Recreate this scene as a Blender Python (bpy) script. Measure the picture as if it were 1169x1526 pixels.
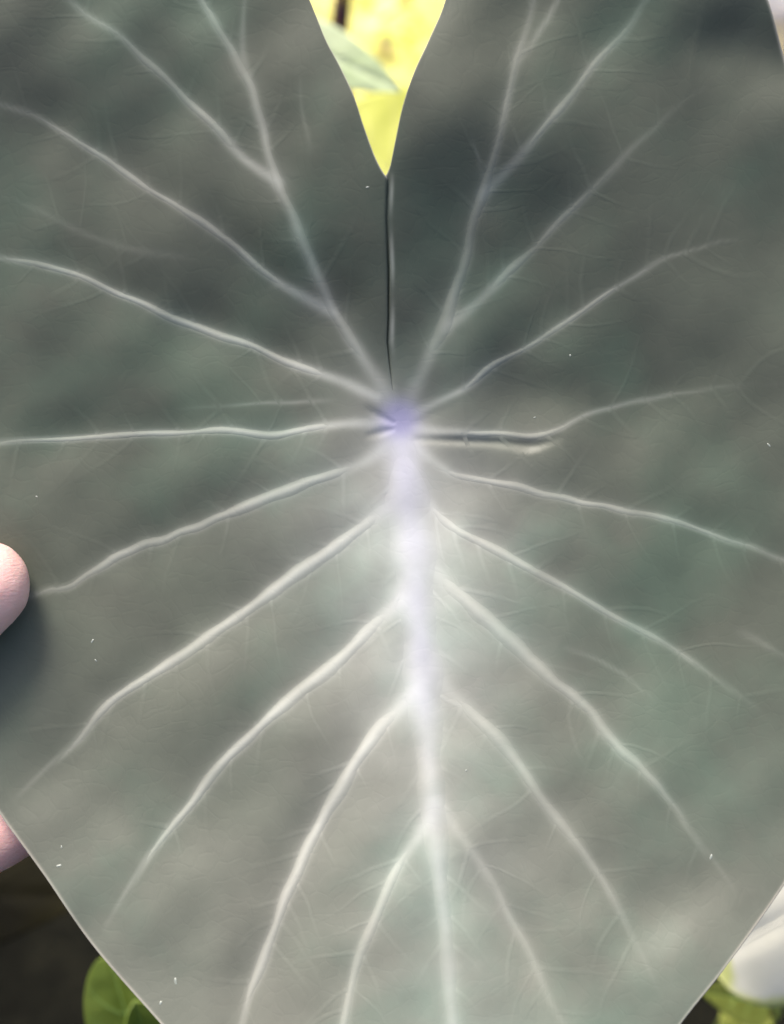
import bpy, bmesh, math, random
import numpy as np
from mathutils import Vector, Matrix, Quaternion

for o in list(bpy.data.objects):
    bpy.data.objects.remove(o)
scene = bpy.context.scene
COL = scene.collection
R = math.radians

# ------------------------------------------------------------------ camera
PITCH = R(55)                      # camera looks down at the leaf held in front of it
F = Vector((0, math.cos(PITCH), -math.sin(PITCH)))
U = Vector((0, math.sin(PITCH), math.cos(PITCH)))
X = Vector((1, 0, 0))
CAM = Vector((0, 0, 0.75))
DIST = 0.28                        # metres to the leaf
S = 0.13                           # millimetres of leaf per photo pixel
cam_d = bpy.data.cameras.new('camera')
cam = bpy.data.objects.new('camera', cam_d)
COL.objects.link(cam)
cam.location = CAM
cam.rotation_euler = (math.pi / 2 - PITCH, 0, 0)
cam_d.sensor_fit = 'VERTICAL'
cam_d.sensor_height = 24
cam_d.lens = 12 / (763 * S / 1000 / DIST)
cam_d.clip_start = 0.01
cam_d.clip_end = 200
cam_d.dof.use_dof = True
cam_d.dof.focus_distance = DIST - 0.001
cam_d.dof.aperture_fstop = 8.0
scene.camera = cam

# ------------------------------------------------------------------ light
SUN_EL, SUN_AZ = R(60), R(-30)      # azimuth from +Y towards +X
world = bpy.data.worlds.new('World')
scene.world = world
world.use_nodes = True
wn = world.node_tree
sky = wn.nodes.new('ShaderNodeTexSky')
sky.sky_type = 'NISHITA'
sky.sun_disc = False
sky.sun_elevation = SUN_EL
sky.sun_rotation = SUN_AZ
sky.air_density = 1.0
sky.dust_density = 7.0
sky.ozone_density = 0.6
wn.links.new(sky.outputs[0], wn.nodes['Background'].inputs[0])
wn.nodes['Background'].inputs[1].default_value = 0.11
sun_d = bpy.data.lights.new('sun', 'SUN')
sun_d.energy = 2.0
sun_d.angle = R(20)
sun_d.color = (1.0, 0.97, 0.90)
sun = bpy.data.objects.new('sun', sun_d)
COL.objects.link(sun)
sdir = Vector((math.cos(SUN_EL) * math.sin(SUN_AZ), math.cos(SUN_EL) * math.cos(SUN_AZ), math.sin(SUN_EL)))
sun.rotation_euler = sdir.to_track_quat('Z', 'Y').to_euler()
sun.location = sdir * 5
scene.view_settings.view_transform = 'Standard'
scene.view_settings.look = 'None'
scene.view_settings.gamma = 1
scene.view_settings.use_curve_mapping = False
scene.view_settings.exposure = 1.3


def at(px, py, dist):
    """the point of the place seen at a photo pixel, dist metres in front of the camera"""
    k = S / 1000 / DIST
    return CAM + (F + X * ((px - 584.5) * k) - U * ((py - 763) * k)) * dist


# ------------------------------------------------------------------ helpers
def tag(o, label=None, cat=None, group=None, kind=None):
    if label: o['label'] = label
    if cat: o['category'] = cat
    if group: o['group'] = group
    if kind: o['kind'] = kind
    return o


def empty(name, loc, rot=(0, 0, 0)):
    o = bpy.data.objects.new(name, None)
    o.empty_display_size = 0.01
    COL.objects.link(o)
    o.location = loc
    o.rotation_euler = rot
    return o


def link(name, me, mat, parent=None, smooth=True):
    me.materials.append(mat)
    if smooth:
        me.polygons.foreach_set('use_smooth', [True] * len(me.polygons))
    o = bpy.data.objects.new(name, me)
    COL.objects.link(o)
    if parent: o.parent = parent
    return o


def grid_faces(nr, nc, wrap=False):
    i = np.arange(nr - 1)[:, None]
    j = np.arange(nc if wrap else nc - 1)[None, :]
    j2 = (j + 1) % nc
    f = np.stack([i * nc + j, i * nc + j2, (i + 1) * nc + j2, (i + 1) * nc + j], -1)
    return f.reshape(-1, 4)


def mesh_np(name, V, faces, colors=None):
    me = bpy.data.meshes.new(name)
    me.from_pydata(V.tolist(), [], faces.tolist() if hasattr(faces, 'tolist') else faces)
    if colors is not None:
        a = me.attributes.new('point_color', 'FLOAT_COLOR', 'POINT')
        c = np.ones((len(V), 4)); c[:, :3] = colors
        a.data.foreach_set('color', c.ravel())
    me.update()
    return me


def catmull(P, step):
    P = np.array(P, float)
    Q = np.vstack([2 * P[0] - P[1], P, 2 * P[-1] - P[-2]])
    out = []
    for i in range(1, len(Q) - 2):
        p0, p1, p2, p3 = Q[i - 1:i + 3]
        n = max(2, int(np.linalg.norm((p2 - p1)[:2]) / step))
        for t in np.arange(n) / n:
            out.append(.5 * (2 * p1 + (p2 - p0) * t + (2 * p0 - 5 * p1 + 4 * p2 - p3) * t * t + (3 * p1 - p0 - 3 * p2 + p3) * t ** 3))
    out.append(P[-1])
    return np.array(out)


def tube(path, radii, n=12, cap=True):
    """list of Vectors + radii -> verts, faces"""
    V, Fs = [], []
    up = Vector((0.31, 0.2, 0.93))
    for i, p in enumerate(path):
        d = (path[min(i + 1, len(path) - 1)] - path[max(i - 1, 0)]).normalized()
        a = d.cross(up).normalized(); b = d.cross(a)
        for k in range(n):
            t = 2 * math.pi * k / n
            V.append(p + (a * math.cos(t) + b * math.sin(t)) * radii[i])
    for i in range(len(path) - 1):
        for k in range(n):
            k2 = (k + 1) % n
            Fs.append((i * n + k, i * n + k2, (i + 1) * n + k2, (i + 1) * n + k))
    if cap:
        Fs.append(tuple(range(n - 1, -1, -1)))
        Fs.append(tuple((len(path) - 1) * n + k for k in range(n)))
    return [tuple(v) for v in V], Fs


def material(name, rough=.5, spec=.5):
    m = bpy.data.materials.new(name)
    m.use_nodes = True
    nt = m.node_tree
    b = nt.nodes['Principled BSDF']
    b.inputs['Roughness'].default_value = rough
    b.inputs['Specular IOR Level'].default_value = spec
    return m, nt, b


def noise(nt, scale, detail=3, rough=.5, coord='Object', stretch=None):
    tc = nt.nodes.new('ShaderNodeTexCoord')
    n = nt.nodes.new('ShaderNodeTexNoise')
    n.inputs['Scale'].default_value = scale
    n.inputs['Detail'].default_value = detail
    n.inputs['Roughness'].default_value = rough
    src = tc.outputs[coord]
    if stretch:
        mp = nt.nodes.new('ShaderNodeMapping')
        mp.inputs['Scale'].default_value = stretch
        nt.links.new(src, mp.inputs[0]); src = mp.outputs[0]
    nt.links.new(src, n.inputs['Vector'])
    return n


def ramp(nt, src, stops):
    r = nt.nodes.new('ShaderNodeValToRGB')
    e = r.color_ramp.elements
    while len(e) < len(stops): e.new(.5)
    for el, (p, c) in zip(e, stops):
        el.position = p
        el.color = (*c, 1) if len(c) == 3 else c
    nt.links.new(src, r.inputs[0])
    return r.outputs[0]


def mixc(nt, a, b, fac, mode='MIX'):
    m = nt.nodes.new('ShaderNodeMix')
    m.data_type = 'RGBA'; m.blend_type = mode
    for s, v in ((m.inputs[0], fac), (m.inputs[6], a), (m.inputs[7], b)):
        if isinstance(v, bpy.types.NodeSocket): nt.links.new(v, s)
        elif isinstance(v, (int, float)): s.default_value = v
        else: s.default_value = (*v, 1)
    return m.outputs[2]


def bump(nt, b, src, strength, dist):
    n = nt.nodes.new('ShaderNodeBump')
    n.inputs['Strength'].default_value = strength
    n.inputs['Distance'].default_value = dist
    nt.links.new(src, n.inputs['Height'])
    nt.links.new(n.outputs[0], b.inputs['Normal'])


def simple_leaf_material(name, c1, c2, rough=.45, scale=60, spec=.4, trans=0):
    m, nt, b = material(name, rough, spec)
    n = noise(nt, scale, 4)
    col = ramp(nt, n.outputs[0], [(.32, c1), (.68, c2)])
    nt.links.new(col, b.inputs['Base Color'])
    bump(nt, b, noise(nt, scale * 8, 2).outputs[0], .25, .0006)
    if trans:
        t = nt.nodes.new('ShaderNodeBsdfTranslucent')
        nt.links.new(col, t.inputs[0])
        mx = nt.nodes.new('ShaderNodeMixShader'); mx.inputs[0].default_value = trans
        nt.links.new(b.outputs[0], mx.inputs[1]); nt.links.new(t.outputs[0], mx.inputs[2])
        nt.links.new(mx.outputs[0], nt.nodes['Material Output'].inputs[0])
    return m


# ------------------------------------------------------------------ ground (dark garden soil)
def build_ground():
    rng = np.random.default_rng(4)
    n = 160
    xs = np.linspace(-1, 1, n); xs = np.sign(xs) * np.abs(xs) ** 2.2 * 4
    ys = np.linspace(-1, 1, n); ys = np.sign(ys) * np.abs(ys) ** 2.2 * 4 + .4
    Xg, Yg = np.meshgrid(xs, ys)
    Z = np.zeros_like(Xg)
    for k in range(40):
        f = rng.uniform(6, 70); a = rng.uniform(0, 6.28); p = rng.uniform(0, 6.28)
        Z += .055 / f * np.sin(f * (Xg * math.cos(a) + Yg * math.sin(a)) + p)
    m, nt, b = material('garden_soil', .95, .1)
    nt.links.new(ramp(nt, noise(nt, 45, 6, .65).outputs[0], [(.3, (.003, .0029, .0018)), (.5, (.0055, .0055, .0034)), (.8, (.012, .0115, .007))]), b.inputs['Base Color'])
    bump(nt, b, noise(nt, 160, 6, .7).outputs[0], .8, .006)
    me = mesh_np('ground', np.stack([Xg, Yg, Z], -1).reshape(-1, 3), grid_faces(n, n))
    tag(link('ground', me, m), kind='structure')
build_ground()


def sand_path():
    n = 60
    Xg, Yg = np.meshgrid(np.linspace(-3, 3, n), np.linspace(0, 1, n))
    edge = .70 + .03 * np.sin(Xg * 9) + .02 * np.sin(Xg * 23 + 1)
    Y = edge + Yg * (3.6 - edge)
    Z = .018 * np.minimum(1, Yg * 12) + .004 * np.sin(Xg * 14 + Y * 9) - .004
    m, nt, b = material('straw_sand', .9, .2)
    nt.links.new(ramp(nt, noise(nt, 38, 6, .65).outputs[0], [(.3, (.54, .52, .11)), (.5, (.66, .62, .18)), (.75, (.74, .68, .28))]), b.inputs['Base Color'])
    bump(nt, b, noise(nt, 200, 5, .7).outputs[0], .7, .004)
    tag(link('path', mesh_np('path', np.stack([Xg, Y, Z], -1).reshape(-1, 3), grid_faces(n, n)), m), kind='structure')
sand_path()


# ------------------------------------------------------------------ the big leaf
# veins traced along the leaf, x, y in photo pixels (0.13 mm each), full width, strength of the pale colour
def V_(pts, w0, w1, s0, s1, name='vein'):
    n = len(pts)
    return name, [(x, y, w0 + (w1 - w0) * i / (n - 1), s0 + (s1 - s0) * i / (n - 1)) for i, (x, y) in enumerate(pts)]

VEINS = [
    ('midrib', [(593, 628, 46, .62), (600, 680, 52, .9), (606, 730, 50, 1), (615, 800, 46, 1), (622, 900, 44, 1), (630, 1000, 40, .84), (637, 1100, 36, .66),
                (645, 1200, 30, .47), (655, 1300, 24, .38), (665, 1400, 21, .34), (675, 1526, 19, .30), (688, 1700, 14, .4), (690, 1930, 6, .3)]),
    # left of the slit
    V_([(584, 604), (566, 570), (545, 540), (515, 490), (492, 455), (460, 380), (435, 320), (412, 268), (397, 215), (378, 140), (355, 95), (325, 40), (295, -10), (240, -110), (180, -200)], 27, 14, .50, .2),
    V_([(494, 464), (450, 440), (400, 410), (340, 360), (270, 310), (205, 272), (140, 225), (60, 178), (0, 155), (-100, 125)], 20, 10, .5, .22),
    V_([(414, 272), (370, 240), (310, 180), (250, 120), (190, 65), (130, 20), (90, -10), (0, -80)], 20, 12, .42, .16),
    V_([(379, 142), (368, 100), (362, 60), (364, 10), (372, -80)], 14, 10, .22, .1),
    V_([(466, 240), (458, 200), (450, 150), (446, 110)], 12, 8, .07, .1),
    V_([(562, 592), (500, 565), (430, 540), (360, 510), (290, 487), (220, 457), (150, 425), (90, 402), (0, 384), (-110, 372)], 19, 12, .66, .36),
    V_([(300, 386), (220, 376), (130, 350), (60, 315), (0, 290)], 14, 14, .06, .1),
    V_([(575, 634), (530, 631), (490, 634), (440, 643), (400, 648), (320, 642), (240, 646), (130, 652), (0, 660), (-120, 668)], 20, 10, .7, .4),
    V_([(505, 596), (420, 600), (330, 605), (255, 610)], 9, 6, .26, .08),
    V_([(590, 655), (560, 678), (530, 695), (470, 715), (400, 742), (330, 770), (260, 798), (190, 822), (150, 845), (100, 875), (55, 884), (-10, 898), (-120, 930)], 27, 11, .66, .18),
    V_([(604, 722), (592, 740), (560, 770), (500, 815), (430, 865), (360, 915), (290, 965), (200, 1022), (150, 1062), (110, 1110), (40, 1172), (16, 1192)], 34, 10, .88, .26),
    V_([(619, 862), (603, 884), (575, 915), (520, 970), (450, 1030), (390, 1080), (340, 1130), (290, 1190), (240, 1255), (200, 1310), (170, 1360), (153, 1390)], 34, 8, .92, .3),
    V_([(631, 1005), (620, 1030), (590, 1060), (540, 1120), (500, 1190), (460, 1260), (430, 1330), (400, 1410), (370, 1490), (352, 1560), (330, 1610)], 32, 14, .85, .34),
    V_([(648, 1200), (640, 1220), (620, 1250), (585, 1310), (555, 1380), (530, 1440), (514, 1526), (495, 1620), (480, 1740)], 26, 16, .55, .26),
    # right of the slit
    V_([(608, 604), (620, 575), (642, 525), (665, 480), (688, 405), (705, 335), (722, 285), (736, 235), (752, 170), (768, 100), (785, 40), (800, -20), (825, -140)], 30, 12, .40, .18),
    V_([(720, 290), (760, 250), (820, 180), (880, 105), (940, 35), (970, -10), (1050, -110)], 20, 14, .38, .16),
    V_([(766, 102), (800, 55), (825, 10), (850, -40), (880, -110)], 14, 10, .25, .12),
    V_([(722, 276), (712, 235), (700, 190)], 14, 7, .22, .06),
    V_([(668, 487), (700, 460), (760, 405), (820, 345), (880, 285), (930, 235), (975, 190), (1060, 120)], 22, 12, .38, .1),
    V_([(612, 622), (640, 604), (690, 580), (730, 550), (790, 515), (850, 475), (920, 430), (990, 385), (1060, 365), (1110, 356)], 17, 9, .56, .24),
    V_([(606, 637), (640, 642), (700, 645), (760, 648), (800, 651), (830, 640), (865, 622), (920, 605), (990, 590), (1080, 577), (1180, 570)], 18, 7, .68, .06),
    V_([(600, 655), (630, 675), (655, 692), (682, 708), (750, 722), (830, 740), (910, 757), (1000, 775), (1060, 795), (1169, 835), (1290, 880)], 20, 11, .66, .26),
    V_([(606, 690), (622, 722), (650, 764), (685, 793), (750, 825), (830, 870), (910, 915), (1000, 965), (1060, 1005), (1125, 1055), (1150, 1078)], 24, 9, .76, .1),
    V_([(618, 805), (635, 835), (660, 865), (700, 900), (750, 945), (820, 1010), (870, 1050), (910, 1100), (960, 1150), (1000, 1195), (1030, 1240), (1060, 1280), (1110, 1340)], 38, 9, .62, .16),
    V_([(631, 980), (650, 1006), (690, 1050), (750, 1110), (800, 1180), (850, 1245), (890, 1300), (920, 1350), (945, 1400), (990, 1500)], 34, 9, .5, .12),
    V_([(650, 1195), (670, 1218), (700, 1262), (740, 1330), (780, 1400), (810, 1470), (840, 1526), (880, 1600)], 22, 14, .3, .16),
    V_([(835, 962), (880, 980), (930, 1005), (985, 1050)], 8, 9, .22, .06),
    V_([(1090, 935), (1140, 960), (1200, 1000)], 14, 14, .16, .1),
]
CURVES = []
for nm, p in VEINS:
    C = catmull(p, 10)
    i = np.arange(len(C)); n = len(C)
    C[:, 3] *= np.clip((n - 1 - i) / min(22, n * .5), 0, 1) ** .7          # veins die away before their end
    C[:, 2] *= .55 + .45 * np.clip((n - 1 - i) / 15, 0, 1)
    jr = np.random.default_rng(int(abs(p[0][0] * 7 + p[0][1] * 13 + p[1][0])))
    dr = np.gradient(C[:, :2], axis=0); dr /= np.hypot(*dr.T)[:, None]
    arc = i * 10.
    jit = sum(jr.uniform(.25, 1.0) * np.sin(arc / jr.uniform(7, 32) + jr.uniform(0, 6.28)) for _ in range(5)) * np.clip(i / 5, 0, 1) * (.5 if nm == 'midrib' else .8)
    C[:, :2] += np.stack([-dr[:, 1], dr[:, 0]], -1) * jit[:, None]
    C[:, 2] *= (1.0 if nm == 'midrib' else .82 - .16 * np.clip(i / 12, 0, 1)) * (1 + .10 * np.sin(arc / jr.uniform(18, 40) + jr.uniform(0, 6)) + .07 * np.sin(arc / jr.uniform(8, 16)))
    C[:, 3] *= 1 + .10 * np.sin(arc / jr.uniform(20, 60) + jr.uniform(0, 6)) + .07 * np.sin(arc / jr.uniform(9, 18))
    C[:, 3] = np.clip(C[:, 3] * (1 if nm == 'midrib' else .92 if p[-1][0] < 600 else .82), 0, 1)
    if p[0][3] < .27: C[:, 3] *= np.clip(i / 6, 0, 1)
    CURVES.append((nm, C))
HUB = np.array((595., 625.))

# creases: x, y, half width px, depth mm (negative = furrow)
FOLDS = [
    [(622, 655, 6, -.1), (690, 657, 7, -.42), (750, 660, 7, -.42), (790, 664, 9, -.65), (815, 660, 7, -.35), (840, 648, 6, 0)],
    [(750, 678, 6, .0), (785, 678, 6, .05), (812, 666, 6, .08), (826, 654, 6, .0)],
    [(540, 606, 5, 0), (566, 620, 7, -.22), (586, 630, 4, -.1)],
    [(540, 652, 5, 0), (566, 645, 7, -.25), (586, 640, 4, -.1)],
    [(618, 632, 7, -.05), (640, 620, 8, -.08), (690, 596, 8, -.0)],
    [(690, 1270, 30, -.2), (735, 1350, 42, -1.6), (790, 1430, 46, -1.5), (840, 1510, 46, -.7), (880, 1570, 46, 0)],
    [(1040, 60, 40, -.4), (1110, 75, 62, -2.2), (1170, 85, 65, -2.4)],
    [(720, 420, 55, -.2), (790, 320, 60, -.7), (860, 240, 55, -.2)],
    [(430, 150, 26, -.1), (440, 200, 30, -.5), (430, 260, 26, -.1)],
    [(690, 600, 40, -.1), (770, 590, 48, -1.8), (880, 585, 40, -.2)],
    [(900, 1380, 70, -.2), (980, 1360, 70, -.8), (1080, 1330, 60, -.2)],
]
FCURVES = [catmull(p, 10) for p in FOLDS]
_rng = np.random.default_rng(11)
WAVES = [(_rng.uniform(90, 420), _rng.uniform(0, 6.28), _rng.uniform(0, 6.28)) for _ in range(16)]


def near_curve(P, C, extra):
    """distance of points P to polyline C, plus interpolated columns of C; points far away get inf"""
    d = np.full(len(P), 1e9)
    cols = np.zeros((len(P), C.shape[1] - 2))
    lo = C[:, :2].min(0) - extra; hi = C[:, :2].max(0) + extra
    idx = np.nonzero(((P > lo) & (P < hi)).all(1))[0]
    if len(idx) == 0: return d, cols
    Q = P[idx]; dm = np.full(len(Q), 1e9); cm = np.zeros((len(Q), C.shape[1] - 2))
    for a, b in zip(C[:-1], C[1:]):
        ab = b[:2] - a[:2]
        t = np.clip(((Q - a[:2]) @ ab) / (ab @ ab), 0, 1)
        dd = np.hypot(*(Q - a[:2] - t[:, None] * ab).T)
        m = dd < dm
        dm[m] = dd[m]
        cm[m] = a[2:] + t[m][:, None] * (b[2:] - a[2:])
    d[idx] = dm; cols[idx] = cm
    return d, cols


def smooth(a, b, x):
    t = np.clip((x - a) / (b - a), 0, 1)
    return t * t * (3 - 2 * t)


CUPY, CUPL, CUPX = .0016, .0023, .00030


def leaf_fields(P, side=None, rim=None):
    """height in mm and colour for points P (photo pixels) on the leaf"""
    x = (P[:, 0] - 584.5) * S; y = -(P[:, 1] - 763) * S
    h = np.where(y < 0, CUPL, CUPY) * y * y / (1 + np.abs(y) / 260) + CUPX * x * x
    for wl, a, p in WAVES:
        h += .0005 * wl * np.sin(2 * math.pi / wl * (P[:, 0] * math.cos(a) + P[:, 1] * math.sin(a)) + p)
    r = np.hypot(*(P - HUB).T)
    strength = np.zeros(len(P)); valley = np.zeros(len(P)); halo = np.zeros(len(P)); mid = np.zeros(len(P))
    for nm, C in CURVES:
        d, c = near_curve(P, C, 600 if nm == 'midrib' else 150)
        w, s = np.maximum(c[:, 0], 4), c[:, 1]
        g = s * (.86 * np.exp(-(d / (w * .55)) ** 2) + .14 * np.exp(-(d / (w * 1.7)) ** 2))
        strength = 1 - (1 - strength) * (1 - np.clip(g, 0, 1))
        valley = 1 - (1 - valley) * (1 - np.minimum(1, s * 2.2) * np.exp(-(d / 44) ** 2))
        if nm == 'midrib':
            hh = s * (.7 * np.exp(-(d / 110) ** 2) + .35 * np.exp(-(d / 230) ** 2))
            halo = np.maximum(halo, hh)
            mid = np.maximum(mid, np.exp(-(d / (w * .8)) ** 2) * s)
    h -= .8 * valley * smooth(30, 200, r)
    h -= 1.5 * np.exp(-(r / 70) ** 2)
    h += 9.0 * np.exp(-((P[:, 0] - 600) / 300) ** 2 - ((P[:, 1] - 210) / 250) ** 2)      # the two lobes rise towards the notch
    for C in FCURVES:
        d, c = near_curve(P, C, 200)
        h += np.where(d < 1e8, c[:, 1] * np.exp(-(d / np.maximum(c[:, 0], 3)) ** 2), 0)
    if side is not None:
        sd, amt = side
        h += -sd * .15 * np.exp(-np.abs(amt) / 16) * smooth(25, 110, r) - np.where(sd > 0, .5, .12) * np.exp(-(amt / 2.4) ** 2) * (.8 + .3 * np.sin(r / 31. + 1)) * smooth(25, 110, r) * (1 - .8 * smooth(335, 360, r))
    # colour, with sheen and edge highlights painted in
    base = np.array((.061, .0695, .053))
    pale = np.array((.47, .475, .43))
    lav = np.array((.40, .40, .43))
    hubc = np.array((.29, .275, .43))
    grey = np.array((.295, .299, .275))
    col = np.repeat(base[None], len(P), 0)
    f = (np.clip(.8 * halo * smooth(560, 860, P[:, 1]) + .27 * np.exp(-(np.hypot(P[:, 0] - 605, P[:, 1] - 700) / 170) ** 2) + 0.13 * smooth(850, 1500, P[:, 1]), 0, 1))[:, None]  # silver midrib halo, plus sheen painted in as paler grey towards the tip
    col = col * (1 - f) + grey * f
    vc = pale * (1 - mid[:, None]) + lav * mid[:, None]
    f = np.clip(strength, 0, 1)[:, None]
    col = col * (1 - f) + vc * f
    f = (.9 * np.exp(-(r / 30) ** 3) + .16 * np.exp(-((P[:, 0] - 606) / 22) ** 2 - ((P[:, 1] - 690) / 50) ** 2))[:, None]
    f = np.clip(f, 0, .92)
    col = col * (1 - f) + hubc * f
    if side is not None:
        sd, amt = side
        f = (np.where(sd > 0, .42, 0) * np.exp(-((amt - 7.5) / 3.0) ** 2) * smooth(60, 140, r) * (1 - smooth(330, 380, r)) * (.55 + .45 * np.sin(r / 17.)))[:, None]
        col = col * (1 - f) + np.array((.5, .49, .44)) * f  # highlight along the slit's right lip, painted into the colour
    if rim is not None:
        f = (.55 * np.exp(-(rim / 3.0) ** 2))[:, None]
        col = col * (1 - f) + np.array((.5, .46, .40)) * f  # edge highlight painted as a paler line round the outline
    return h, col


def place(P, h):
    """leaf-local metres: the spot on the curved blade that lies at these photo pixels"""
    k = (DIST * 1000 - h) / (DIST * 1000)
    return np.stack([(P[:, 0] - 584.5) * S * k, -(P[:, 1] - 763) * S * k, h], -1) / 1000


OUT_L = [(577.5, 265), (571, 257), (558, 232), (541, 185), (527, 142), (505, 95), (486, 60), (470, 20), (454, -20), (428, -90), (385, -170), (310, -250), (200, -320), (60, -330),
         (-80, -250), (-180, -100), (-240, 100), (-260, 300), (-250, 500), (-225, 700), (-185, 850), (-130, 985), (-68, 1110), (0, 1213), (65, 1303), (140, 1411), (240, 1526), (340, 1640),
         (460, 1770), (580, 1880), (690, 1975)]
OUT_R = [(690, 1975), (790, 1845), (900, 1685), (1015, 1526), (1080, 1444), (1169, 1319), (1260, 1170), (1330, 1000), (1375, 800), (1385, 600), (1350, 400), (1275, 240), (1190, 135), (1167, 78), (1145, 0),
         (1110, -80), (1050, -170), (960, -250), (850, -290), (750, -230), (692, -110), (664, 0), (640, 58), (617, 108), (600, 160), (589, 212), (581, 250), (573.5, 264)]


def build_blade(root, mat):
    out = np.vstack([catmull(OUT_L, 6)[:-1], catmull(OUT_R, 6)])
    seg = np.hypot(*np.diff(out, axis=0).T); cum = np.concatenate([[0], np.cumsum(seg)])
    n = 1000
    # finer columns beside the slit
    u = np.linspace(0, cum[-1], n)
    out = np.stack([np.interp(u, cum, out[:, k]) for k in (0, 1)], -1)
    wob = np.zeros(n)
    for k in range(10):
        wob += 1.1 * np.sin(u / _rng.uniform(14, 70) + _rng.uniform(0, 6.28))
    wob *= smooth(0, 400, u) * smooth(0, 400, cum[-1] - u)
    rad = out - HUB; rl = np.hypot(*rad.T)
    out = out + rad / rl[:, None] * wob[:, None]
    nr = 380
    t = np.linspace(0, 1, nr)
    r0 = 5.0
    # slit curve bows to the left of a straight line
    ang = np.arctan2(rad[:, 0], -rad[:, 1])
    a0 = math.atan2(577 - HUB[0], HUB[1] - 264)
    dl = np.angle(np.exp(1j * (ang - a0)))
    wgt = np.exp(-(dl / .30) ** 2)
    rr = r0 + t[:, None] * (rl - r0)[None]
    bow = np.interp(rr, [0, 20, 45, 80, 115, 155, 225, 300, 360], [0, -2, -8, -11, -13, -9.5, -6, -5, 0])
    Pm = HUB + rr[..., None] * ((out - HUB) / np.hypot(*(out - HUB).T)[:, None])[None]
    Pm[..., 0] += bow * wgt[None]
    P = Pm.reshape(-1, 2)
    sd = np.where(np.arange(n) < n / 2, -1.0, 1.0)
    amt = np.abs(dl)[None] * rr
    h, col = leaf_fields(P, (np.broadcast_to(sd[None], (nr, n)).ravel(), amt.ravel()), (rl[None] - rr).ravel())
    V = place(P, h)
    f = grid_faces(nr, n)
    f = f[:, ::-1]
    c = len(V)
    hc, cc = leaf_fields(HUB[None].copy())
    V = np.vstack([V, place(HUB[None], h[:n].mean()[None])]); col = np.vstack([col, cc])
    faces = f.tolist() + [(c, j, j + 1) for j in range(n - 1)]
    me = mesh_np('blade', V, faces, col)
    # make sure the upper side looks at the camera
    if me.polygons[len(me.polygons) // 2].normal.z < 0: me.flip_normals()
    o = link('blade', me, mat, root)
    s = o.modifiers.new('thickness', 'SOLIDIFY'); s.thickness = .0004; s.offset = -1
    return o


def build_veins(root, mat):
    for nm, C in CURVES:
        c = C[::1]
        d = np.gradient(c[:, :2], axis=0); d /= np.hypot(*d.T)[:, None]
        nrm = np.stack([-d[:, 1], d[:, 0]], -1)
        k = 13
        q = np.linspace(-1, 1, k)
        w = c[:, 2] * .85
        n = len(c)
        end = np.minimum(smooth(0, 14, np.arange(n)), smooth(0, 14, n - 1 - np.arange(n)))
        P = c[:, None, :2] + nrm[:, None] * (q[None, :, None] * w[:, None, None])
        h, col = leaf_fields(P.reshape(-1, 2))
        ridge = (w * S * (.11 if nm == 'midrib' else .15))[:, None] * (np.cos(q * math.pi / 2) ** 2.2)[None] * end[:, None] * np.minimum(1, c[:, 3] * 2.2)[:, None]
        h = h + ridge.ravel() - .05 - .15 * (1 - end[:, None] + 0 * q[None]).ravel()
        V = place(P.reshape(-1, 2), h)
        me = mesh_np(nm, V, grid_faces(n, k), col)
        if me.polygons[len(me.polygons) // 2].normal.z < 0: me.flip_normals()
        link(nm, me, mat, root)


def leaf_material():
    m, nt, b = material('dark_waxy_leaf', .5, .4)
    at_ = nt.nodes.new('ShaderNodeAttribute'); at_.attribute_name = 'point_color'
    big = noise(nt, 26, 4, .55)
    tint = ramp(nt, big.outputs[0], [(.32, (1.02, .98, .96)), (.48, (1.0, 1.0, .96)), (.66, (.88, 1.07, .99))])
    mr = nt.nodes.new('ShaderNodeMapRange')
    nt.links.new(at_.outputs['Fac'], mr.inputs[0])
    mr.inputs[1].default_value = .08; mr.inputs[2].default_value = .40; mr.inputs[3].default_value = 1.0; mr.inputs[4].default_value = .12
    c = mixc(nt, at_.outputs['Color'], tint, mr.outputs[0], 'MULTIPLY')
    small = noise(nt, 110, 4, .5)
    val = ramp(nt, small.outputs[0], [(.3, (.88, .88, .88)), (.7, (1.10, 1.10, 1.10))])
    c = mixc(nt, c, val, 1.0, 'MULTIPLY')
    nt.links.new(c, b.inputs['Base Color'])
    rg = nt.nodes.new('ShaderNodeMapRange')
    nt.links.new(noise(nt, 70, 4).outputs[0], rg.inputs[0])
    rg.inputs[3].default_value = .46; rg.inputs[4].default_value = .60
    nt.links.new(rg.outputs[0], b.inputs['Roughness'])
    # fine net of cells, wrinkles and pores
    wob = noise(nt, 60, 3)
    vm = nt.nodes.new('ShaderNodeMix'); vm.data_type = 'VECTOR'; vm.inputs[0].default_value = .012
    tc = nt.nodes.new('ShaderNodeTexCoord')
    nt.links.new(tc.outputs['Object'], vm.inputs[4]); nt.links.new(wob.outputs['Color'], vm.inputs[5])
    vo = nt.nodes.new('ShaderNodeTexVoronoi'); vo.feature = 'DISTANCE_TO_EDGE'; vo.inputs['Scale'].default_value = 330
    nt.links.new(vm.outputs[1], vo.inputs['Vector'])
    net = nt.nodes.new('ShaderNodeMapRange'); net.inputs[2].default_value = .12
    nt.links.new(vo.outputs['Distance'], net.inputs[0])
    mm = nt.nodes.new('ShaderNodeMath'); mm.operation = 'MULTIPLY_ADD'; mm.inputs[1].default_value = .35
    nt.links.new(net.outputs[0], mm.inputs[0]); nt.links.new(noise(nt, 260, 6, .68).outputs[0], mm.inputs[2])
    bump(nt, b, mm.outputs[0], .055, .0006)
    return m


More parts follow.
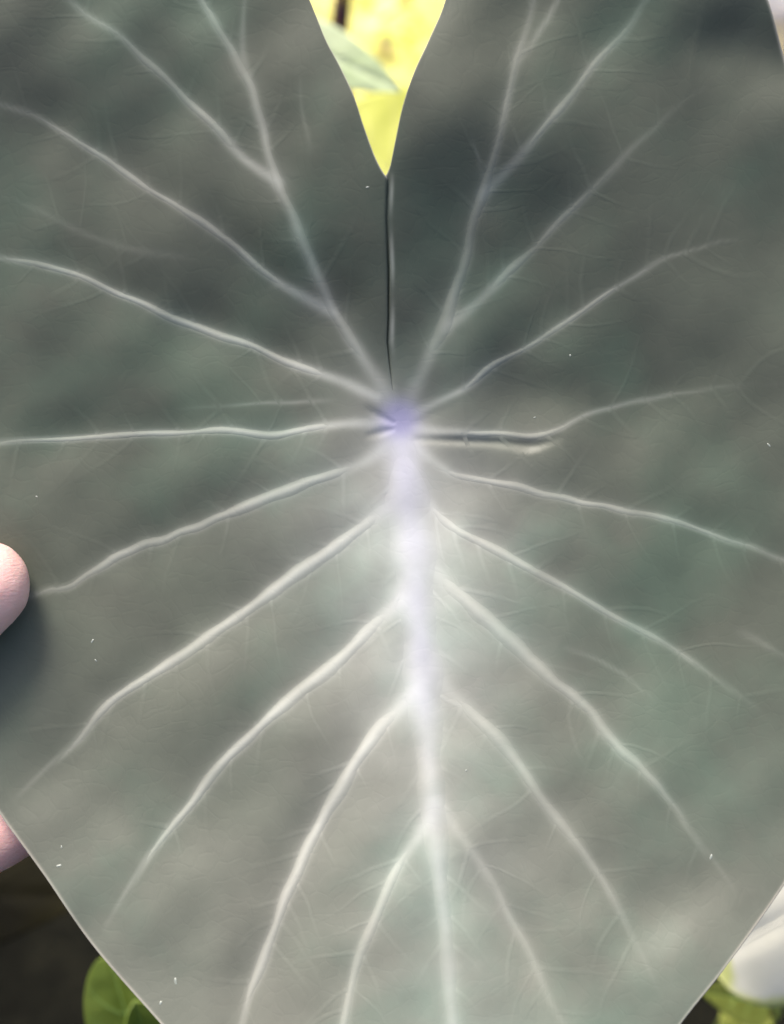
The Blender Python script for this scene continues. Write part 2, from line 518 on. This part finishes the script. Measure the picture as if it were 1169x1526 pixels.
LEAF_ROT = (math.pi / 2 - PITCH, 0, 0)
LEAF_C = CAM + F * DIST
leaf = tag(empty('taro_leaf', LEAF_C, LEAF_ROT),
           'large dark grey-green heart-shaped leaf with pale radiating veins, held up by a hand', 'leaf')
LEAF_MAT = leaf_material()
blade = build_blade(leaf, LEAF_MAT)
build_veins(leaf, LEAF_MAT)



def fine_veins(root, mat):
    """thin cross veins between the main ones: hundreds of hair lines, one joined part"""
    rg = random.Random(21)
    VV, FF, CC = [], [], []
    P_all, Q_all, meta = [], [], []
    for nm, C in CURVES:
        if len(C) < 20: continue
        i = 8
        while i < len(C) - 4:
            d = C[i + 1, :2] - C[i - 1, :2]; d /= np.hypot(*d)
            for sg in (-1, 1):
                if rg.random() < .25: continue
                a = rg.uniform(.75, 1.15) * sg
                p = C[i, :2].copy(); pts = [p.copy()]
                L = rg.uniform(50, 150); st = 7; n = int(L / st)
                for k in range(n):
                    a += rg.gauss(0, .07) - sg * .012
                    dd = np.array((d[0] * math.cos(a) - d[1] * math.sin(a), d[0] * math.sin(a) + d[1] * math.cos(a)))
                    p = p + dd * st; pts.append(p.copy())
                pts = np.array(pts)
                if (np.hypot(*(pts - HUB).T) < 60).any(): continue
                if ((np.abs(pts[:, 0] - 576) < 14) & (pts[:, 1] < 620)).any(): continue
                if (pts[:, 1] < 270).any() and (np.abs(pts[:, 0] - 575) < (290 - pts[:, 1].min()) * .5 + 14).any(): continue
                if pts[:, 0].min() < -60 or pts[:, 0].max() > 1240 or pts[:, 1].max() > 1600 or pts[:, 1].min() < -80: continue
                if (np.abs(pts[:, 0] - 620) > 560 - (pts[:, 1] - 1200) * .82).any() and pts[:, 1].max() > 1150: continue
                if pts[:, 0].max() > 1120 and pts[:, 1].min() < 160: continue
                meta.append((pts, rg.uniform(1.6, 3.0), rg.uniform(.35, 1.0)))
            i += rg.randint(3, 7)
    q = np.array((-1, -.5, 0, .5, 1.))
    b = 0
    for pts, w, amp in meta:
        d = np.gradient(pts, axis=0); d /= np.hypot(*d.T)[:, None]
        nn = np.stack([-d[:, 1], d[:, 0]], -1)
        P = pts[:, None] + nn[:, None] * (q * w * 1.6)[None, :, None]
        P_all.append(P.reshape(-1, 2))
        fade = np.minimum(1, (len(pts) - 1 - np.arange(len(pts))) / (len(pts) * .6)) * np.minimum(1, np.arange(len(pts)) / 2)
        Q_all.append((amp * fade[:, None] * (np.cos(q * math.pi / 2) ** 1.5)[None]).ravel())
        FF.append(grid_faces(len(pts), 5) + b); b += len(pts) * 5
    P = np.vstack(P_all); g = np.concatenate(Q_all)
    h, col = leaf_fields(P)
    V = place(P, h + .012 + .018 * g)
    col = col * (1 + .11 * g[:, None]) + .004 * g[:, None]
    me = mesh_np('fine_vein_network', V, np.vstack(FF), col)
    if np.mean([p.normal.z for p in me.polygons[:200]]) < 0: me.flip_normals()
    o = link('fine_vein_network', me, mat, root)
    tag(o, kind='stuff')
fine_veins(leaf, LEAF_MAT)

# small pale flecks lying in the skin of the blade
FLECKS = [(138, 955, 4), (143, 984, 3), (88, 1290, 5), (92, 1262, 3), (850, 530, 4), (1146, 663, 4), (1060, 1277, 5), (240, 1494, 6), (262, 1462, 6), (695, 1148, 3), (55, 740, 3), (797, 622, 3), (548, 279, 4)]
fm, fnt, fb = material('pale_fleck', .35, .6)
fnt.links.new(ramp(fnt, noise(fnt, 900, 2).outputs[0], [(.3, (.18, .20, .17)), (.7, (.30, .32, .29))]), fb.inputs['Base Color'])
for i, (x, y, s) in enumerate(FLECKS):
    rg = random.Random(i)
    n = 9; pts = [(x, y)]; zz = [.10]
    a0 = rg.uniform(0, 6.28); el = rg.uniform(1.0, 2.2)
    for ring, rr in ((.5, .55), (0, 1.0)):
        for k in range(n):
            t = 2 * math.pi * k / n
            qx = math.cos(t) * s * rr * el * .5 * rg.uniform(.75, 1.2); qy = math.sin(t) * s * rr * .4 * rg.uniform(.75, 1.2)
            pts.append((x + qx * math.cos(a0) - qy * math.sin(a0), y + qx * math.sin(a0) + qy * math.cos(a0)))
            zz.append(.08 if ring else -.03)
    P = np.array(pts, float)
    h, _ = leaf_fields(P)
    V = place(P, h + np.array(zz))
    fs = [(0, 1 + (k + 1) % n, 1 + k) for k in range(n)] + [(1 + k, 1 + (k + 1) % n, 1 + n + (k + 1) % n, 1 + n + k) for k in range(n)]
    link('fleck', mesh_np('fleck', V, fs), fm, blade)

# stalk from the back of the blade down to the soil
stem_mat = simple_leaf_material('purple_stalk', (.05, .018, .03), (.11, .045, .055), .4, 40)


def leaf_local(p):
    return Matrix.Rotation(LEAF_ROT[0], 4, 'X').inverted() @ (p - LEAF_C)


h0, _ = leaf_fields(HUB[None].copy())
p0 = Vector(place(HUB[None], h0 - .5)[0])
w0 = LEAF_C + Matrix.Rotation(LEAF_ROT[0], 4, 'X') @ p0
ctrl = [w0 + F * .0042, w0 + F * .022, w0 + Vector((.004, .05, -.12)), w0 + Vector((.0, .06, -.28)), Vector((w0.x - .005, w0.y + .05, -.01))]
cp = catmull([tuple(c) for c in ctrl], .02)
path = [leaf_local(Vector(c)) for c in cp]
rad = [.0035 + .004 * i / (len(path) - 1) for i in range(len(path))]
v, f = tube(path, rad, 14)
link('stalk', mesh_np('stalk', np.array(v), f), stem_mat, leaf)


# ------------------------------------------------------------------ the hand
def build_hand():
    def Hs(px, py): return float(leaf_fields(np.array([[px, py]], float))[0][0])
    hz = Hs(-20, 900)
    hb = Hs(0, 1180)
    # chains: px, py, z mm, radius mm
    chains = [
        [(-8, 870, hz + 5.6, 9.3), (-58, 912, hz + 6.4, 10.2), (-210, 1036, hz + 10, 10.2), (-340, 1130, hz + 9.5, 10.2), (-480, 1240, hz + 7, 11.5), (-800, 1520, hz - 4, 15)],      # thumb
        [(60, 1040, hb - 14.5, 6.8), (-40, 1102, hb - 14.5, 7.6), (-190, 1190, hb - 11, 8.3), (-400, 1310, hb - 14, 9.5), (-900, 1660, hz - 12, 15)],                                  # index
        [(72, 1194, hb - 10.5, 7.4), (-14, 1245, hb - 10.0, 8.0), (-220, 1346, hb - 12.5, 8.4), (-478, 1490, hb - 15, 9.6), (-920, 1740, hz - 13, 15)],                                # middle
        [(-112, 1426, hb - 8, 6.7), (-210, 1480, hb - 15, 7.4), (-330, 1550, hb - 21, 8.2), (-525, 1650, hb - 15, 9.4), (-940, 1810, hz - 13, 15)],                                  # ring
        [(-235, 1570, hb - 7, 5.8), (-310, 1620, hb - 14, 6.4), (-410, 1690, hb - 19, 7.0), (-560, 1780, hb - 14, 8.6), (-960, 1880, hz - 12, 14)],                                  # little
        [(-930, 1780, hz - 9, 17), (-1130, 1900, hz - 8, 19), (-1260, 1980, hz - 10, 19), (-1700, 2300, hz - 16, 27), (-2300, 2760, hz - 20, 36), (-2700, 3060, hz - 22, 40)],       # wrist and forearm
        [(-1120, 1930, hz - 11, 17), (-1280, 2010, hz - 13, 17), (-1700, 2330, hz - 20, 26)],
        [(-480, 1250, hz + 1, 10), (-560, 1420, hz - 8, 10), (-620, 1560, hz - 12, 11), (-680, 1700, hz - 12, 11), (-700, 1800, hz - 12, 10)],
        [(-420, 1250, hz - 2, 8), (-470, 1330, hz - 9, 9)],
    ]
    bm = bmesh.new()
    for ch in chains:
        pts = [(Vector(((x - 584.5) * S, -(y - 763) * S, z)) / 1000, r / 1000) for x, y, z, r in ch]
        for (a, ra), (b, rb) in zip(pts[:-1], pts[1:]):
            n = max(2, int((a - b).length / .003))
            for i in range(n + 1):
                t = i / n
                m = Matrix.Translation(a.lerp(b, t)) @ Matrix.Scale(ra + (rb - ra) * t, 4)
                bmesh.ops.create_icosphere(bm, subdivisions=2, radius=1, matrix=m)
    me = bpy.data.meshes.new('person')
    bm.to_mesh(me); bm.free()
    m, nt, b = material('skin', .42, .45)
    tone = noise(nt, 55, 3)
    nt.links.new(ramp(nt, tone.outputs[0], [(.3, (.72, .42, .385)), (.7, (.80, .53, .48))]), b.inputs['Base Color'])
    b.inputs['Subsurface Weight'].default_value = .35
    b.inputs['Subsurface Radius'].default_value = (.9, .35, .2)
    b.inputs['Subsurface Scale'].default_value = .004
    bump(nt, b, noise(nt, 900, 3, .6, stretch=(1, 2.6, 1)).outputs[0], .35, .0005)
    o = link('person', me, m)
    o.location = LEAF_C; o.rotation_euler = LEAF_ROT
    rm = o.modifiers.new('union', 'REMESH'); rm.mode = 'VOXEL'; rm.voxel_size = .0011; rm.use_smooth_shade = True
    sm = o.modifiers.new('soften', 'SMOOTH'); sm.iterations = 9; sm.factor = .5
    tag(o, "person's bare left hand, pink thumb pressing the leaf's edge and fingers behind it", 'person')
    # thumb nail
    nm, nn, nb = material('nail', .25, .5)
    nn.links.new(ramp(nn, noise(nn, 300, 2).outputs[0], [(.3, (.72, .46, .42)), (.7, (.80, .55, .50))]), nb.inputs['Base Color'])
    ax = Vector((205, 172, 0)).normalized(); ax = Vector((ax.x, ax.y, -.12)).normalized()
    c = Vector(((-66 - 584.5) * S, -(910 - 763) * S, hz + 6.2)) / 1000
    side = Vector((0, 0, 1)).cross(ax).normalized(); up = ax.cross(side)
    V = []; nu, nv = 13, 13
    for i in range(nu):
        for j in range(nv):
            a = (i / (nu - 1) * 2 - 1); q = (j / (nv - 1) * 2 - 1)
            th = q * .85 * math.sqrt(max(0, 1 - (max(0, abs(a) - .35) / .65) ** 3 * .75))
            rr = .0094 + .0004 * (1 - q * q) - .0016 * max(0, a) ** 2
            V.append(tuple(c + ax * (-.0045 + a * .0068) + (side * math.sin(th) + up * math.cos(th)) * rr))
    nme = mesh_np('nail', np.array(V), grid_faces(nu, nv))
    no = link('nail', nme, nm, o)
    ss = no.modifiers.new('thickness', 'SOLIDIFY'); ss.thickness = .0007; ss.offset = 0
build_hand()


# ------------------------------------------------------------------ plants behind the leaf
def rot_frame(tip_dir, normal):
    y = tip_dir.normalized(); z = (normal - y * normal.dot(y)).normalized(); x = y.cross(z)
    return Matrix((x, y, z)).transposed()


def plant_leaf(name, label, cat, base, tip, normal, width, mat, vein_mat, stalk_mat, group=None, shape='ovate', cup=.12, droop=.12,
               margin=None, stalk_to=None, stalk_r=.0022, nveins=5, parent=None, ripple=.0):
    """one leaf with blade, midrib, side veins and a stalk that reaches the soil"""
    L = (tip - base).length
    M = rot_frame(tip - base, normal)
    root = tag(empty(name, stalk_to if stalk_to else base), label, cat, group)
    org = Vector(root.location)
    ns, nt_ = 40, 25
    rg = random.Random(name + label)
    ph = [rg.uniform(0, 6.28) for _ in range(4)]

    def half(s):
        if shape == 'ovate': return width * .5 * (math.sin(math.pi * min(1, s ** .72)) ** .8 * (1 - .12 * s)) + .0004
        if shape == 'heart': return width * .5 * (min(1, (s / .10)) ** .5 * (1 - max(0, (s - .2) / .8) ** 1.7)) + .0004
        return width * .5 * math.sqrt(max(0, 1 - (2 * s - 1) ** 2)) + .0003

    def surf(s, q, lift=0):
        w = half(s)
        x = q * w
        back = -.16 * L * max(0, 1 - s / .25) * abs(q) if shape == 'heart' else 0
        z = cup * abs(x) ** 1.4 / (width * .5) ** .4 - droop * L * (s - .35) ** 2 - .012 * L * math.exp(-(x / (.05 * width)) ** 2)
        z += ripple * L * math.sin(s * 17 + ph[0] + q) * q * q
        z += .01 * L * math.sin(s * 31 + ph[1]) * abs(q) * (1 - abs(q))
        return base + M @ Vector((x, s * L + back, z + lift)) - org
    V = []; rim = []
    for i in range(ns):
        for j in range(nt_):
            s = i / (ns - 1); q = j / (nt_ - 1) * 2 - 1
            V.append(tuple(surf(s, q)))
            rim.append(max(abs(q) ** 1, (2 * s - 1) if s > .9 else 0))
    colr = np.stack([np.array(rim)] * 3, -1)
    me = mesh_np('blade', np.array(V), grid_faces(ns, nt_), colr)
    bl = link('blade', me, mat, root)
    sm = bl.modifiers.new('thickness', 'SOLIDIFY'); sm.thickness = .0005; sm.offset = 0
    # midrib + side veins, raised
    def ribbon(pts, r0, r1, nm):
        path = [surf(s, q, .0002) for s, q in pts]
        v, f = tube(path, [r0 + (r1 - r0) * i / (len(path) - 1) for i in range(len(path))], 6)
        link(nm, mesh_np(nm, np.array(v), f), vein_mat, root)
    k = L * .009
    ribbon([(s, 0) for s in np.linspace(.01, .97, 16)], k, k * .3, 'midrib')
    for i in range(nveins):
        s0 = .06 + .74 * i / nveins
        for sg in (-1, 1):
            ribbon([(s0 + .22 * t ** 1.2, sg * t * .9) for t in np.linspace(0.02, 1, 9)], k * .45, k * .15, 'vein')
    if stalk_to:
        b0 = surf(0.01, 0); e0 = stalk_to - org
        d = (tip - base).normalized() * -L * .35
        ctl = [tuple(b0), tuple(b0 + d * .6 + Vector((0, 0, -.15 * L))), tuple(b0.lerp(e0, .55) + d * .7), tuple(e0 + Vector((0, 0, -.004)))]
        cc = catmull(ctl, .01)
        v, f = tube([Vector(c) for c in cc], [stalk_r * (.7 + .5 * i / (len(cc) - 1)) for i in range(len(cc))], 10)
        link('stalk', mesh_np('stalk', np.array(v), f), stalk_mat, root)
    return root


def ground_under(p, dx=0, dy=0):
    return Vector((p.x + dx, p.y + dy, 0))


lime = simple_leaf_material('lime_leaf', (.58, .60, .12), (.74, .74, .20), .5, 25, .3, .25)
lime_vein = simple_leaf_material('lime_vein', (.66, .64, .24), (.76, .72, .3), .5, 60)
lime_stalk = simple_leaf_material('lime_stalk', (.22, .28, .06), (.32, .38, .1), .5, 60)
sage = simple_leaf_material('sage_leaf', (.36, .44, .24), (.46, .52, .32), .5, 30, .2)
sage_vein = simple_leaf_material('sage_vein', (.45, .52, .36), (.5, .58, .42), .5, 60)
green = simple_leaf_material('fresh_green_leaf', (.12, .175, .022), (.19, .255, .045), .45, 40, .35, .2)
green_vein = simple_leaf_material('fresh_green_vein', (.2, .33, .08), (.27, .4, .12), .4, 60)
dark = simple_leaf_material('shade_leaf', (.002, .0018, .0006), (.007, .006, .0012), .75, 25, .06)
olive = simple_leaf_material('olive_leaf', (.10, .12, .015), (.22, .25, .05), .4, 40, .4, .2)


def cream_material():
    m, nt, b = material('cream_leaf', .7, .12)
    a = nt.nodes.new('ShaderNodeAttribute'); a.attribute_name = 'point_color'
    n = noise(nt, 70, 4)
    cream = ramp(nt, n.outputs[0], [(.3, (.52, .50, .40)), (.7, (.60, .575, .48))])
    edge = ramp(nt, n.outputs[0], [(.3, (.36, .38, .11)), (.7, (.48, .49, .22))])
    mr = nt.nodes.new('ShaderNodeMapRange')
    ad = nt.nodes.new('ShaderNodeMath'); ad.operation = 'MULTIPLY_ADD'; ad.inputs[1].default_value = .22
    nt.links.new(noise(nt, 120, 3).outputs[0], ad.inputs[0]); nt.links.new(a.outputs['Fac'], ad.inputs[2])
    nt.links.new(ad.outputs[0], mr.inputs[0]); mr.inputs[1].default_value = .93; mr.inputs[2].default_value = 1.02
    nt.links.new(mixc(nt, cream, edge, mr.outputs[0]), b.inputs['Base Color'])
    bump(nt, b, noise(nt, 400, 2).outputs[0], .2, .0005)
    return m


# seen through the notch: a big lime leaf with a grey-green one lying over it
pc = at(585, 330, .62)
plant_leaf('lime_leaf', 'broad smooth yellow-lime leaf showing through the notch below the grey-green leaf', 'leaf',
           at(690, 330, .66), at(470, 175, .64), Vector((.1, -.35, .95)), .105, lime, lime_vein, lime_stalk, shape='ovate', stalk_to=ground_under(at(690, 330, .66), .03, .02), cup=.1)
plant_leaf('grey_green_leaf', 'narrow grey-green leaf lying over the yellow-lime leaf in the notch', 'leaf',
           at(400, 40, .60), at(597, 134, .585), Vector((.0, -.75, .65)), .024, sage, sage_vein, lime_stalk, shape='ovate', stalk_to=ground_under(at(380, 60, .6), -.02, .03), stalk_r=.0016, cup=-.02, droop=.05)
plant_leaf('pale_leaf', 'pale whitish leaf beside the purple stem beyond the notch', 'leaf',
           at(400, 75, .72), at(540, 84, .70), Vector((.1, -.6, .8)), .016, simple_leaf_material('pale_leaf', (.55, .53, .38), (.66, .63, .48), .5, 30), lime_vein, lime_stalk, stalk_to=ground_under(at(390, -10, .72), -.02, .03), stalk_r=.0018)


# lime ground cover further back: leaflets nobody could count
def ground_cover():
    rng = random.Random(5)
    V, Fs, C = [], [], []
    pal = [(.70, .66, .14), (.52, .60, .08), (.36, .50, .05), (.76, .60, .24), (.74, .66, .30), (.12, .15, .03)]
    wts = [4, 5, 4, 4, 2, 3]
    for k in range(5200):
        y = rng.uniform(.78, 2.1); x = rng.uniform(-.75, .75) * (.6 + y * .4)
        z = rng.uniform(.005, .07)
        l = rng.uniform(.012, .03); w = l * rng.uniform(.5, .8)
        M = Matrix.Rotation(rng.uniform(0, 6.28), 3, 'Z') @ Matrix.Rotation(rng.gauss(0, .45), 3, 'X') @ Matrix.Rotation(rng.gauss(0, .4), 3, 'Y')
        b = len(V); c = rng.choices(pal, wts)[0]; g = rng.uniform(.8, 1.1)
        for a, q in ((-.5, 0), (-.2, -.45), (.2, -.42), (.5, 0), (.2, .42), (-.2, .45), (0, 0)):
            V.append(tuple(Vector((x, y, z)) + M @ Vector((q * w, a * l, .12 * l * (abs(q) * 2) - .3 * l * a * a))))
            C.append(tuple(min(.85, i * g) for i in c))
        Fs += [(b + i, b + (i + 1) % 6, b + 6) for i in range(6)]
    m, nt, b = material('ground_cover', .55, .3)
    a = nt.nodes.new('ShaderNodeAttribute'); a.attribute_name = 'point_color'
    nt.links.new(mixc(nt, a.outputs[0], ramp(nt, noise(nt, 90, 3).outputs[0], [(.3, (.8, .8, .8)), (.7, (1.1, 1.1, 1.1))]), 1., 'MULTIPLY'), b.inputs['Base Color'])
    o = link('ground_cover', mesh_np('ground_cover', np.array(V), Fs, np.array(C)), m)
    tag(o, 'low yellow-lime ground cover growing beyond the notch', 'ground cover', kind='stuff')
ground_cover()


# purple stem rising out of the ground cover
def purple_stem(px, py, dist, px2, py2, r, label):
    b = at(px, py, dist); t = at(px2, py2, dist - .16)
    root = tag(empty('purple_stem', (b.x, b.y, 0)), label, 'stem', 'purple stems beyond the notch')
    o = Vector(root.location)
    c = catmull([(0, 0, -.01), tuple((b - o)), tuple((b.lerp(t, .5) - o) + Vector((.004, 0, .004))), tuple(t - o)], .01)
    v, f = tube([Vector(q) for q in c], [r * (1.15 - .35 * i / (len(c) - 1)) for i in range(len(c))], 14)
    link('stalk', mesh_np('stalk', np.array(v), f), stem_mat, root)
    i0 = len(c) // 2
    v, f = tube([Vector(q) for q in c[:i0]], [r * 1.5 * (1 - .3 * i / i0) for i in range(i0)], 14)
    link('sheath', mesh_np('sheath', np.array(v), f), stem_mat, root)
purple_stem(506, 44, 1.0, 530, -160, .0055, 'dark purple stem standing in the ground cover beyond the notch')

# pale stone beyond the right-hand lobe
def stone(px, py, dist, sx, sy, sz, label):
    rng = random.Random(8)
    p = at(px, py, dist)
    bm = bmesh.new()
    bmesh.ops.create_icosphere(bm, subdivisions=4, radius=1)
    from mathutils import noise as N
    for v in bm.verts:
        d = 1 + .16 * N.noise(v.co * 1.3 + Vector((3, 1, 0))) + .05 * N.noise(v.co * 4)
        v.co = Vector((v.co.x * sx * d, v.co.y * sy * d, v.co.z * sz * d))
    me = bpy.data.meshes.new('stone'); bm.to_mesh(me); bm.free()
    m, nt, b = material('pale_stone', .8, .3)
    nt.links.new(ramp(nt, noise(nt, 18, 6).outputs[0], [(.3, (.58, .50, .50)), (.5, (.68, .63, .62)), (.75, (.78, .74, .72))]), b.inputs['Base Color'])
    bump(nt, b, noise(nt, 60, 6).outputs[0], .5, .006)
    o = link('stone', me, m); o.location = (p.x, p.y, sz * .75)
    tag(o, "pale pinkish-white stone beyond the leaf's right lobe", 'stone')
stone(1215, -40, 1.15, .11, .09, .07, '')

# lower right: cream caladium-like leaf with yellow-green margin, small leaves under it
cream = cream_material()
cream_vein = simple_leaf_material('cream_vein', (.52, .50, .40), (.60, .57, .48), .5, 60)
plant_leaf('cream_leaf', 'cream-white leaf with yellow-green margin beyond the lower right edge', 'leaf',
           at(1400, 1215, .47), at(1085, 1445, .43), Vector((.12, -.62, .7)), .068, cream, cream_vein, lime_stalk, shape='round', stalk_to=ground_under(at(1420, 1250, .47), .03, .03), cup=-.1, droop=.25, ripple=.02, nveins=0)
plant_leaf('small_green_leaf', 'small olive-green leaf just under the cream leaf', 'leaf',
           at(1150, 1500, .50), at(1052, 1478, .48), Vector((0, -.2, 1)), .016, olive, green_vein, lime_stalk, stalk_to=ground_under(at(1150, 1500, .5), .02, .02), stalk_r=.0012, nveins=3)
plant_leaf('small_green_leaf', 'small fresh green leaf with pale midrib hanging below the cream leaf', 'leaf',
           at(1118, 1475, .52), at(1100, 1640, .47), Vector((.1, -.3, .9)), .022, olive, lime_vein, lime_stalk, stalk_to=ground_under(at(1118, 1475, .52), .02, .02), stalk_r=.0012, nveins=4)

# lower left: dark leaf in the shade, fresh green leaves by the leaf's edge
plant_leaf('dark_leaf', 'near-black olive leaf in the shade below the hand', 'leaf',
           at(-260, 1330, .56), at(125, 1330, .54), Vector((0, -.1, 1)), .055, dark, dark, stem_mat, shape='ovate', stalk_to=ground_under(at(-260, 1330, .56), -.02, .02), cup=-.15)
plant_leaf('round_green_leaf', "rounded fresh green leaf standing by the leaf's lower left edge", 'leaf',
           at(230, 1640, .44), at(160, 1432, .42), Vector((-.1, -.5, .8)), .024, green, green_vein, lime_stalk, shape='round', stalk_to=ground_under(at(225, 1640, .44), .02, .0), stalk_r=.0014, nveins=4)
plant_leaf('curled_green_leaf', "small curled green leaf overlapping the rounded green one", 'leaf',
           at(235, 1620, .425), at(205, 1500, .405), Vector((.35, -.45, .75)), .016, green, green_vein, lime_stalk, shape='round', stalk_to=ground_under(at(235, 1620, .425), .015, .01), stalk_r=.0012, cup=.7, nveins=3)
